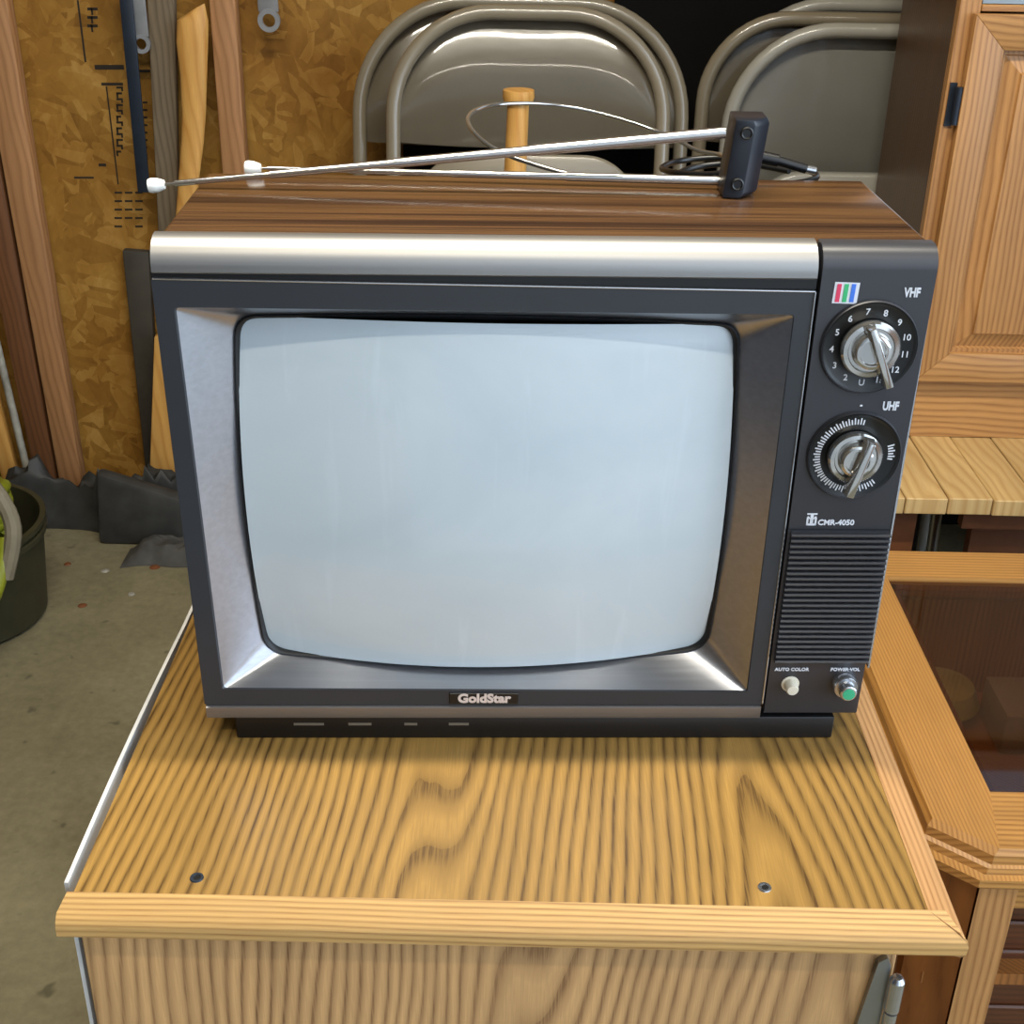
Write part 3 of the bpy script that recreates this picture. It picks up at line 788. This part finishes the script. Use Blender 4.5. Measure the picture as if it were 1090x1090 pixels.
# door with raised panel
DX0, DX1, DZ0, DZ1 = .609, .985, .552, 1.087
dr_ = bpy.data.objects.new('door', None)
def doorframe():
    m = MB(); y0, y1 = HY-.020, HY-.002; s = .046
    def bxx(poly, mi): m.prism([(a-O3.x, c-PZ) for a, c in poly], 'y', y0-O3.y, y1-O3.y, .0012, mi)
    bxx([(DX0, DZ0), (DX0, DZ1), (DX0+s, DZ1-s), (DX0+s, DZ0+s)], 0)
    bxx([(DX1, DZ0), (DX1-s, DZ0+s), (DX1-s, DZ1-s), (DX1, DZ1)], 0)
    bxx([(DX0, DZ1), (DX1, DZ1), (DX1-s, DZ1-s), (DX0+s, DZ1-s)], 1)
    bxx([(DX0, DZ0), (DX0+s, DZ0+s), (DX1-s, DZ0+s), (DX1, DZ0)], 1)
    return m.build('door', ['oak_z', 'oak_x'], hu, 30)
door = doorframe()
def raised():
    s = .046; yb_ = HY-.006
    def f(b):
        lv = [(s-.002, yb_+.003), (s-.002, yb_-.004), (s+.006, yb_-.0045), (s+.008, yb_+.001), (s+.030, yb_-.0065), (s+.032, yb_-.0105), (s+.036, yb_-.011)]
        V = []
        for i, y in lv:
            V.append([b.verts.new((a-O3.x, y-O3.y, c-PZ)) for a, c in ((DX0+i, DZ0+i), (DX1-i, DZ0+i), (DX1-i, DZ1-i), (DX0+i, DZ1-i))])
        for P, Q in zip(V, V[1:]):
            for i in range(4): b.faces.new([P[i], P[(i+1) % 4], Q[(i+1) % 4], Q[i]])
        b.faces.new(V[-1]); b.faces.new(V[0]); bmesh.ops.recalc_face_normals(b, faces=b.faces)
    return MB().raw(f)
raised().build('raised_panel', 'oak_z', door, 20)
bpy.data.objects.remove(dr_)
p = at(996, 92, HY-.012); p2 = at(993, 132, HY-.012)
MB().tube([(.6045-O3.x, HY-.014-O3.y, p.z-PZ), (.6045-O3.x, HY-.014-O3.y, p2.z-PZ)], .005, 14).box(.594-O3.x, .604-O3.x, HY-.003-O3.y, HY-.0003-O3.y, p2.z-PZ-.004, p.z-PZ+.004).build('hinge', 'black_metal', door)
hb_(HX+.032, 1.18, HY+.004, HY+.009, 1.099, 1.60).build('glass_door', 'steel', hu)

# ================================================================== FOLDING CHAIRS
def folding_chair(name_label, cx, cy, ztop, hw, rc, mat, group=None, seat=True, panel_drop=.215, lean=0):
    la = math.radians(lean); t = thing('folding_chair', name_label, 'chair', (cx, cy-math.sin(la)*ztop, 0), 0, group); t.rotation_euler = (-la, 0, 0); ztop = ztop/math.cos(la)
    r = .0125
    path = [(-hw, .03, 0), (-hw, .015, ztop*.5), (-hw, 0, ztop-rc-.06)]
    for i in range(13):
        a = PI-PI/2*i/12; path.append((-hw+rc+rc*math.cos(a), 0, ztop-rc+rc*math.sin(a)))
    path = path+[(-x_, y_, z_) for x_, y_, z_ in path[::-1]]
    MB().tube(path, r, 14).build('frame', mat, t, 60)
    # dished sheet metal back, bowed backwards in the middle
    def f(b):
        nx, nz = 32, 14; V = {}
        W = hw-r*.6; z0 = ztop-panel_drop; z1_ = ztop-.008
        for i in range(nx+1):
            u = -1+2*i/nx
            for j in range(nz+1):
                v = j/nz; x_ = u*W
                ax = abs(x_); lim = ztop-.008
                if ax > hw-rc: lim = ztop-rc-.003+math.sqrt(max(0, rc**2-(ax-(hw-rc))**2))-.006
                low = z0+.006*abs(u)**3
                z_ = low+(lim-low)*v
                y_ = .012+.010*(1-u*u)-.016*math.sin(PI*v)*(1-.3*u*u)
                V[i, j] = b.verts.new((x_, y_, z_))
        for i in range(nx):
            for j in range(nz): b.faces.new([V[i, j], V[i+1, j], V[i+1, j+1], V[i, j+1]])
        g = bmesh.ops.solidify(b, geom=b.faces[:], thickness=.0015)
        bmesh.ops.recalc_face_normals(b, faces=b.faces)
    MB().raw(f).build('backrest', mat, t, 60)
    for s_ in (-1, 1):
        MB().tube([(s_*(hw-.03), .045, .01), (s_*(hw-.03), .02, ztop-.35)], .011, 10).build('leg', mat, t, 60)
    if seat:
        sw = hw-.04
        def g(b):
            out = []
            zt_, zb_ = ztop-.225, ztop-.60
            for i in range(9): a = PI-PI/2*i/8; out.append((-sw+.09+.09*math.cos(a), zt_-.09+.09*math.sin(a)))
            out = out+[(-a_, c_) for a_, c_ in out[::-1]]+[(sw, zb_), (-sw, zb_)]
            A_ = [b.verts.new((p_[0], -.045, p_[1])) for p_ in out]; B_ = [b.verts.new((p_[0], -.020, p_[1])) for p_ in out]
            b.faces.new(A_); b.faces.new(B_[::-1]); n = len(out)
            for i in range(n): b.faces.new([A_[i], B_[i], B_[(i+1) % n], A_[(i+1) % n]])
            bmesh.ops.recalc_face_normals(b, faces=b.faces)
            bmesh.ops.bevel(b, geom=b.edges[:], offset=.006, segments=3, affect='EDGES', profile=.5)
        MB().raw(g).build('seat', mat, t, 50)
    MB().tube([(-hw+.01, .012, ztop-.30), (hw-.01, .012, ztop-.30)], .008, 10).build('crossbar', mat, t, 60)
    return t
CY = 1.545
lft, rgt = at(421, 140, CY), at(703, 140, CY); tp = at(560, 14, CY)
folding_chair('taupe metal folding chair directly behind the antenna, front of the left pair', (lft.x+rgt.x)/2, CY, tp.z, (rgt.x-lft.x)/2, .165, 'chair', None, lean=13)
lft, rgt = at(386, 140, CY+.10), at(722, 140, CY+.10); tp = at(545, 3, CY+.10)
folding_chair('taupe metal folding chair at the back of the left pair, against the particle board', (lft.x+rgt.x)/2, CY+.10, tp.z, (rgt.x-lft.x)/2, .185, 'chair', None, seat=False, panel_drop=.24, lean=13)
hwc = .235
lft = at(774, 150, CY); tp = at(930, 33, CY)
folding_chair('grey metal folding chair partly behind the hutch, front of the right row', lft.x+hwc, CY, tp.z, hwc, .165, 'chair_grey', None, panel_drop=.26, lean=0)
lft = at(741, 120, CY+.075); tp = at(850, 20, CY+.075)
folding_chair('middle folding chair of the right row, its left tube showing beyond the grey one', lft.x+hwc+.01, CY+.075, tp.z, hwc, .14, 'chair', None, seat=False)
lft = at(775, 60, CY+.14); tp = at(880, 5, CY+.14)
folding_chair('rearmost grey folding chair of the right row, only its top bend showing', lft.x+hwc+.01, CY+.14, tp.z, hwc, .16, 'chair_grey', None, seat=False)
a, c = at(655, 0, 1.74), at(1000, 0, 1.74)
tag(MB().box(a.x, 1.3, 1.742, 1.765, 0, 1.25).build('black_board', 'black_board'), 'black board leaning on the wall behind the right folding chairs', 'board')  # made-up dark panel in place of the dark void behind the chairs
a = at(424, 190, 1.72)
tag(MB().box(a.x+.01, .28, 1.722, 1.738, 0, .80).build('black_board', 'black_board'), 'low dark panel in the gap under the left chair backs', 'board')  # added near-black fill for the dark gap below the backrests

# wooden mallet handle in front of the left chair
s1, s2 = at(552, 100, 1.30), at(548, 190, 1.30)
ml = thing('wooden_mallet', 'pale wooden handle with a wider cap standing before the left folding chair', 'tool', (s2.x, 1.30, 0))
dx = s1.x-s2.x
MB().tube([(0, 0, 0), (0, 0, s2.z), (dx, 0, s1.z-.01)], [.018, .0175, .0165], 20).build('handle', 'lumber_pale', ml, 60)
MB().lathe([(0, -.014), (.022, -.012), (.0245, -.004), (.0235, .006), (0, .009)], (dx, 0, s1.z), (0, 0, 1), 24).build('cap', 'lumber_pale', ml, 50)

# ================================================================== LEFT: boards, tools, bucket
def board(name, label, cat, tl, tr, bl, brr, Yt, Yb, th, mat, bev=.004):
    """leaning board: pixel corners of its face, at depth Yt (top) and Yb (bottom)"""
    A_, B_, C_, D_ = at(*bl, Yb), at(*brr, Yb), at(*tl, Yt), at(*tr, Yt)
    k = (C_.z-A_.z)
    # carry down to the floor
    def down(p, q): t_ = (p.z)/(q.z-p.z); return p-(q-p)*t_
    A2, B2 = down(A_, C_), down(B_, D_)
    A2.z = B2.z = .001
    up = 1.12
    C2, D2 = A2+(C_-A2)*up, B2+(D_-B2)*up
    o = A2.copy(); off = Vector((0, th, 0))
    pts = [A2, B2, B2+off, A2+off, C2, D2, D2+off, C2+off]
    m = MB().hull8([p_-o for p_ in pts], bev)
    ob = m.build(name, mat, loc=o, smooth=30)
    return tag(ob, label, cat)
board('timber_board', 'long light brown timber leaning beside the bucket, widest in the left corner', 'board', (-26, 20), (10, 20), (64, 520), (88, 520), 1.735, 1.70, .035, 'lumber')
board('timber_board', 'reddish timber tucked against the left side of the long light brown one', 'board', (-64, 20), (-29, 20), (39, 520), (62, 520), 1.74, 1.71, .03, 'lumber_red')
board('timber_board', 'short orange board end at the far left, left of the pale pipe', 'board', (-52, 300), (-34, 300), (4, 520), (22, 520), 1.735, 1.712, .02, 'lumber_pale')
a, c = at(33, 518, 1.706), at(-12, 330, 1.722)
q = a-(c-a)*((a.z-.004)/(c.z-a.z))
tag(MB().tube([(0, 0, 0), c+(c-a)*.6-q], .0075, 14).build('pale_pipe', 'pipe', loc=q), 'thin pale grey pipe leaning in the left corner', 'pipe')
board('grey_plank', 'weathered grey plank upright left of the pale axe handle', 'board', (157, 20), (186, 20), (168, 245), (190, 245), 1.732, 1.730, .02, 'lumber_grey')
board('brown_stud', 'brown stud upright right of the pale axe handle', 'board', (222, 0), (250, 0), (236, 180), (262, 180), 1.722, 1.718, .035, 'lumber')
board('dark_post', 'short dark post left of the television, against the particle board', 'board', (133, 298), (160, 300), (156, 515), (172, 515), 1.752, 1.748, .02, 'post_dark')
board('yellow_plank', 'yellow plank end low down beside the left side of the television', 'board', (163, 380), (200, 380), (158, 530), (215, 530), 1.703, 1.702, .02, 'lumber_pale')
# axe handle: curved pale haft
pts = [(213, 6, 5), (205, 22, 16.5), (204.5, 45, 17), (206, 80, 14.5), (206.5, 120, 13), (205, 150, 12.5), (201, 190, 11.5), (196, 260, 12), (190, 330, 13)]
Pa = [at(x_, y_, 1.708) for x_, y_, w_ in pts]
base = at(170, 560, 1.708); base.z = .0
def haft():
    def f(b):
        rings = []; n = 20
        for p_, (x_, y_, w_) in list(zip(Pa, pts))+[(Vector((Pa[-1].x-.03, 1.708, .0)), (0, 0, 13))]:
            w = w_*.00168; rings.append([b.verts.new((p_.x-base.x+w*math.cos(2*PI*k/n), p_.y-base.y+.45*w*math.sin(2*PI*k/n), p_.z+.004*(math.cos(2*PI*k/n) if p_ is Pa[0] else 0))) for k in range(n)])
        for A_, B_ in zip(rings, rings[1:]):
            for k in range(n): b.faces.new([A_[k], A_[(k+1) % n], B_[(k+1) % n], B_[k]])
        b.faces.new(rings[0]); b.faces.new(rings[-1][::-1]); bmesh.ops.recalc_face_normals(b, faces=b.faces)
    return MB().raw(f)
tag(haft().build('axe_handle', 'lumber_pale', loc=base), 'pale curved axe handle standing between the grey plank and brown stud', 'handle')
# hanging dark steel bar
a, c = at(131, -30, 1.70), at(153, 205, 1.70)
w = .0115
bar = thing('steel_bar', 'narrow dark steel bar hanging left of the grey plank', 'bar', (c.x, 1.70, c.z))
d = a-c
MB().hull8([(-w, 0, 0), (w, 0, 0), (w, .006, 0), (-w, .006, 0), (d.x-w, 0, d.z), (d.x+w, 0, d.z), (d.x+w, .006, d.z), (d.x-w, .006, d.z)], .0015).build('blade', 'black_metal', bar)
MB().tube([(d.x, .003, d.z-.02), (d.x, .078, d.z-.02)], .003, 8).build('nail', 'steel', bar)
# wrenches hung on the wall
def wrench(px, py, wpx, label):
    c = at(px, py, 1.717); t = thing('wrench', label, 'wrench', c)
    k = .00178*wpx
    def f(b):
        out = []
        n = 16
        R = k*.62
        for i in range(n+1):
            a_ = -PI*1.22+PI*1.44*i/n-0; out.append((R*math.cos(a_)*1.0, R*math.sin(a_)*1.0))
        # ring end (lower) drawn as an annulus, then the flat shank
        o_ = [b.verts.new((R*math.cos(2*PI*i/24), 0, R*math.sin(2*PI*i/24))) for i in range(24)]
        i_ = [b.verts.new((R*.58*math.cos(2*PI*i/24), 0, R*.58*math.sin(2*PI*i/24))) for i in range(24)]
        for i in range(24): b.faces.new([o_[i], o_[(i+1) % 24], i_[(i+1) % 24], i_[i]])
        r_ = bmesh.ops.extrude_face_region(b, geom=b.faces[:])
        bmesh.ops.translate(b, vec=(0, .008, 0), verts=[v for v in r_['geom'] if isinstance(v, bmesh.types.BMVert)])
        bmesh.ops.recalc_face_normals(b, faces=b.faces)
    MB().raw(f).build('ring_end', 'zinc', t)
    MB().box(-k*.56, k*.56, .001, .007, k*.45, .20, .0015).build('shank', 'zinc', t)
    MB().tube([(0, -.004, .18), (0, .0645, .18)], .003, 8).build('nail', 'zinc', t)
wrench(150, 47, 15, 'steel wrench hanging beside the dark bar, the longer one')
wrench(286, 22, 18, 'steel wrench hanging right of the brown stud, nearer the folding chairs')

# dark plastic and rags along the foot of the wall
def heap(name, label, cat, x0, x1, y0, y1, hgt, mat, seed, fr=9):
    def f(b):
        nx, ny = 60, 26; V = {}
        for i in range(nx+1):
            for j in range(ny+1):
                u, v = i/nx, j/ny; x_ = x0+(x1-x0)*u; y_ = y0+(y1-y0)*v
                e = min(1, 8*min(u, 1-u))*min(1, 3.2*v, 9*(1-v))
                h_ = .72+.34*mnoise.noise(Vector((x_*fr, y_*fr, seed)))+.35*mnoise.noise(Vector((x_*fr*3, y_*fr*3, seed+4)))+.12*mnoise.noise(Vector((x_*60, y_*60, seed)))
                V[i, j] = b.verts.new((x_-x0, y_-y0+.02*mnoise.noise(Vector((x_*12, 3, seed))), max(.002, hgt*e*h_)))
        for i in range(nx):
            for j in range(ny): b.faces.new([V[i, j], V[i+1, j], V[i+1, j+1], V[i, j+1]])
        bnd = [e_ for e_ in b.edges if e_.is_boundary]
        r_ = bmesh.ops.extrude_edge_only(b, edges=bnd)
        for v_ in [g_ for g_ in r_['geom'] if isinstance(g_, bmesh.types.BMVert)]: v_.co.z = 0
        bmesh.ops.recalc_face_normals(b, faces=b.faces)
    return tag(MB().raw(f).build(name, mat, loc=(x0, y0, 0), smooth=60), label, cat)
heap('plastic_sheeting', 'crumpled dark plastic sheeting along the foot of the particle board', 'plastic sheet', -1.42, -.45, 1.630, 1.690, .14, 'tarp', 2.3, 14)
heap('grey_rag', 'flat grey rag on the floor just left of the television', 'rag', -.78, -.50, 1.49, 1.568, .04, 'tarp2', 5.1)
# boxy dark bag beside
bgp = MB().hull8([(-.09, 0, 0), (.13, 0, 0), (.13, .046, 0), (-.09, .046, 0), (-.08, .012, .155), (.135, .012, .085), (.135, .044, .09), (-.08, .044, .16)], .012)
tag(bgp.build('dark_bag', 'tarp', loc=(-.76, 1.574, 0)), 'slumped dark bag on the plastic sheeting near the television', 'bag')
# crumbs on the floor
for i, (px, py) in enumerate([(72, 601), (112, 608), (165, 604), (140, 633), (88, 645)]):
    d_ = CP+(FW+RT*((px-545)/FPX)-UP*((py-545)/FPX))*(-CP.z/(FW+RT*((px-545)/FPX)-UP*((py-545)/FPX)).z)
    tag(MB().lathe([(0, 0), (.007+.002*(i % 3), .001), (.006, .003), (0, .004)], (0, 0, 0), (0, 0, 1), 7).build('wood_chip', 'pipe' if i % 2 else 'brown', loc=(d_.x, d_.y, 0)), 'small wood chip lying on the concrete floor', 'wood chip', 'wood chips on the floor')
# bucket
bk = thing('bucket', 'dark olive bucket cut by the left edge of the photo', 'bucket', (-1.01, 1.30, 0))
MB().lathe([(0, 0), (.130, 0), (.142, .01), (.158, .185), (.164, .187), (.164, .196), (.154, .196), (.137, .02), (0, .018)], (0, 0, 0), (0, 0, 1), 64).build('pail', 'bucket', bk, 40)
MB().lathe([(.158, .166), (.163, .168), (.163, .176), (.159, .178)], (0, 0, 0), (0, 0, 1), 64).build('rim_band', 'bucket', bk, 40)
ho = []
for i in range(120):
    a_ = 2*PI*i/30; r_ = .085+.03*math.sin(i*.21); ho.append((r_*math.cos(a_), r_*math.sin(a_), .17+.018*(i/30)+.02*math.sin(i*.5)))
for i in range(25):
    a_ = PI*i/24; ho.append((0.065+.085*(1-math.cos(a_))/2, -.12-.075*math.sin(a_), .23-.11*math.sin(a_)))
tag(MB().tube(ho, .012, 12).build('yellow_hose', 'yellow', loc=(-1.01, 1.30, .0)), 'yellow green hose coiled in the bucket', 'hose')
st_ = catmull([Vector(p_) for p_ in ((-.02, -.02, .27), (.07, -.05, .33), (.13, -.09, .31), (.165, -.12, .25), (.15, -.15, .17))], 6, False)
tag(MB().tube(st_, .014, 10).build('pale_strap', 'grey_cloth', loc=(-1.01, 1.30, 0)), 'pale strap curling over the bucket rim', 'strap')

# ================================================================== LIGHT
W = bpy.data.worlds.new('World'); S.world = W; W.use_nodes = True
nt = W.node_tree; nt.nodes.clear()
bgn = nt.nodes.new('ShaderNodeBackground'); wo = nt.nodes.new('ShaderNodeOutputWorld'); nt.links.new(bgn.outputs[0], wo.inputs[0])
bgn.inputs[0].default_value = (.70, .84, 1.0, 1)
# sky brighter towards the sunny right-hand side
tcw = nt.nodes.new('ShaderNodeTexCoord'); vm = nt.nodes.new('ShaderNodeVectorMath'); vm.operation = 'DOT_PRODUCT'
nt.links.new(tcw.outputs['Generated'], vm.inputs[0]); vm.inputs[1].default_value = Vector((.88, -.42, .2)).normalized()
def wm(op, a, b):
    x = nt.nodes.new('ShaderNodeMath'); x.operation = op
    for i, v in enumerate((a, b)):
        if isinstance(v, bpy.types.NodeSocket): nt.links.new(v, x.inputs[i])
        else: x.inputs[i].default_value = v
    return x.outputs[0]
f_ = wm('POWER', wm('MAXIMUM', vm.outputs['Value'], 0), 3)
nt.links.new(wm('ADD', wm('MULTIPLY', f_, 6.5), .34), bgn.inputs[1])
sun = bpy.data.lights.new('sun', 'SUN'); sun.energy = 1.6; sun.angle = .02; sun.color = (1, .97, .92)
so = bpy.data.objects.new('sun', sun); COL.objects.link(so)
so.rotation_euler = (math.radians(-38), math.radians(-12), 0)    # high, from behind the garage
def lamp(name, loc, L_, rz, power, label):
    t = thing(name, label, 'lamp', loc, rz)
    MB().hull8([(-L_/2, -.07, -.02), (L_/2, -.07, -.02), (L_/2, .07, -.02), (-L_/2, .07, -.02), (-L_/2, -.04, .05), (L_/2, -.04, .05), (L_/2, .04, .05), (-L_/2, .04, .05)], .003).build('housing', 'white', t)
    li = bpy.data.lights.new(name+'_light', 'AREA'); li.shape = 'RECTANGLE'; li.size = L_*.97; li.size_y = .04; li.energy = power; li.color = (1, .93, .78)
    lo = bpy.data.objects.new(name+'_light', li); COL.objects.link(lo); lo.parent = t; lo.location = (0, 0, -.03)
lamp('fluorescent_lamp', (-.05, .10, 2.40), 1.2, 0, 48, 'fluorescent shop lamp under the ceiling above the television')
lamp('fluorescent_lamp', (0, -.95, 2.40), 1.2, 0, 14, 'fluorescent shop lamp under the ceiling behind the camera')
S.view_settings.view_transform = 'Standard'; S.view_settings.look = 'None'; S.view_settings.gamma = 1
S.view_settings.use_curve_mapping = False
S.view_settings.exposure = -.08
S.cycles.use_denoising = True
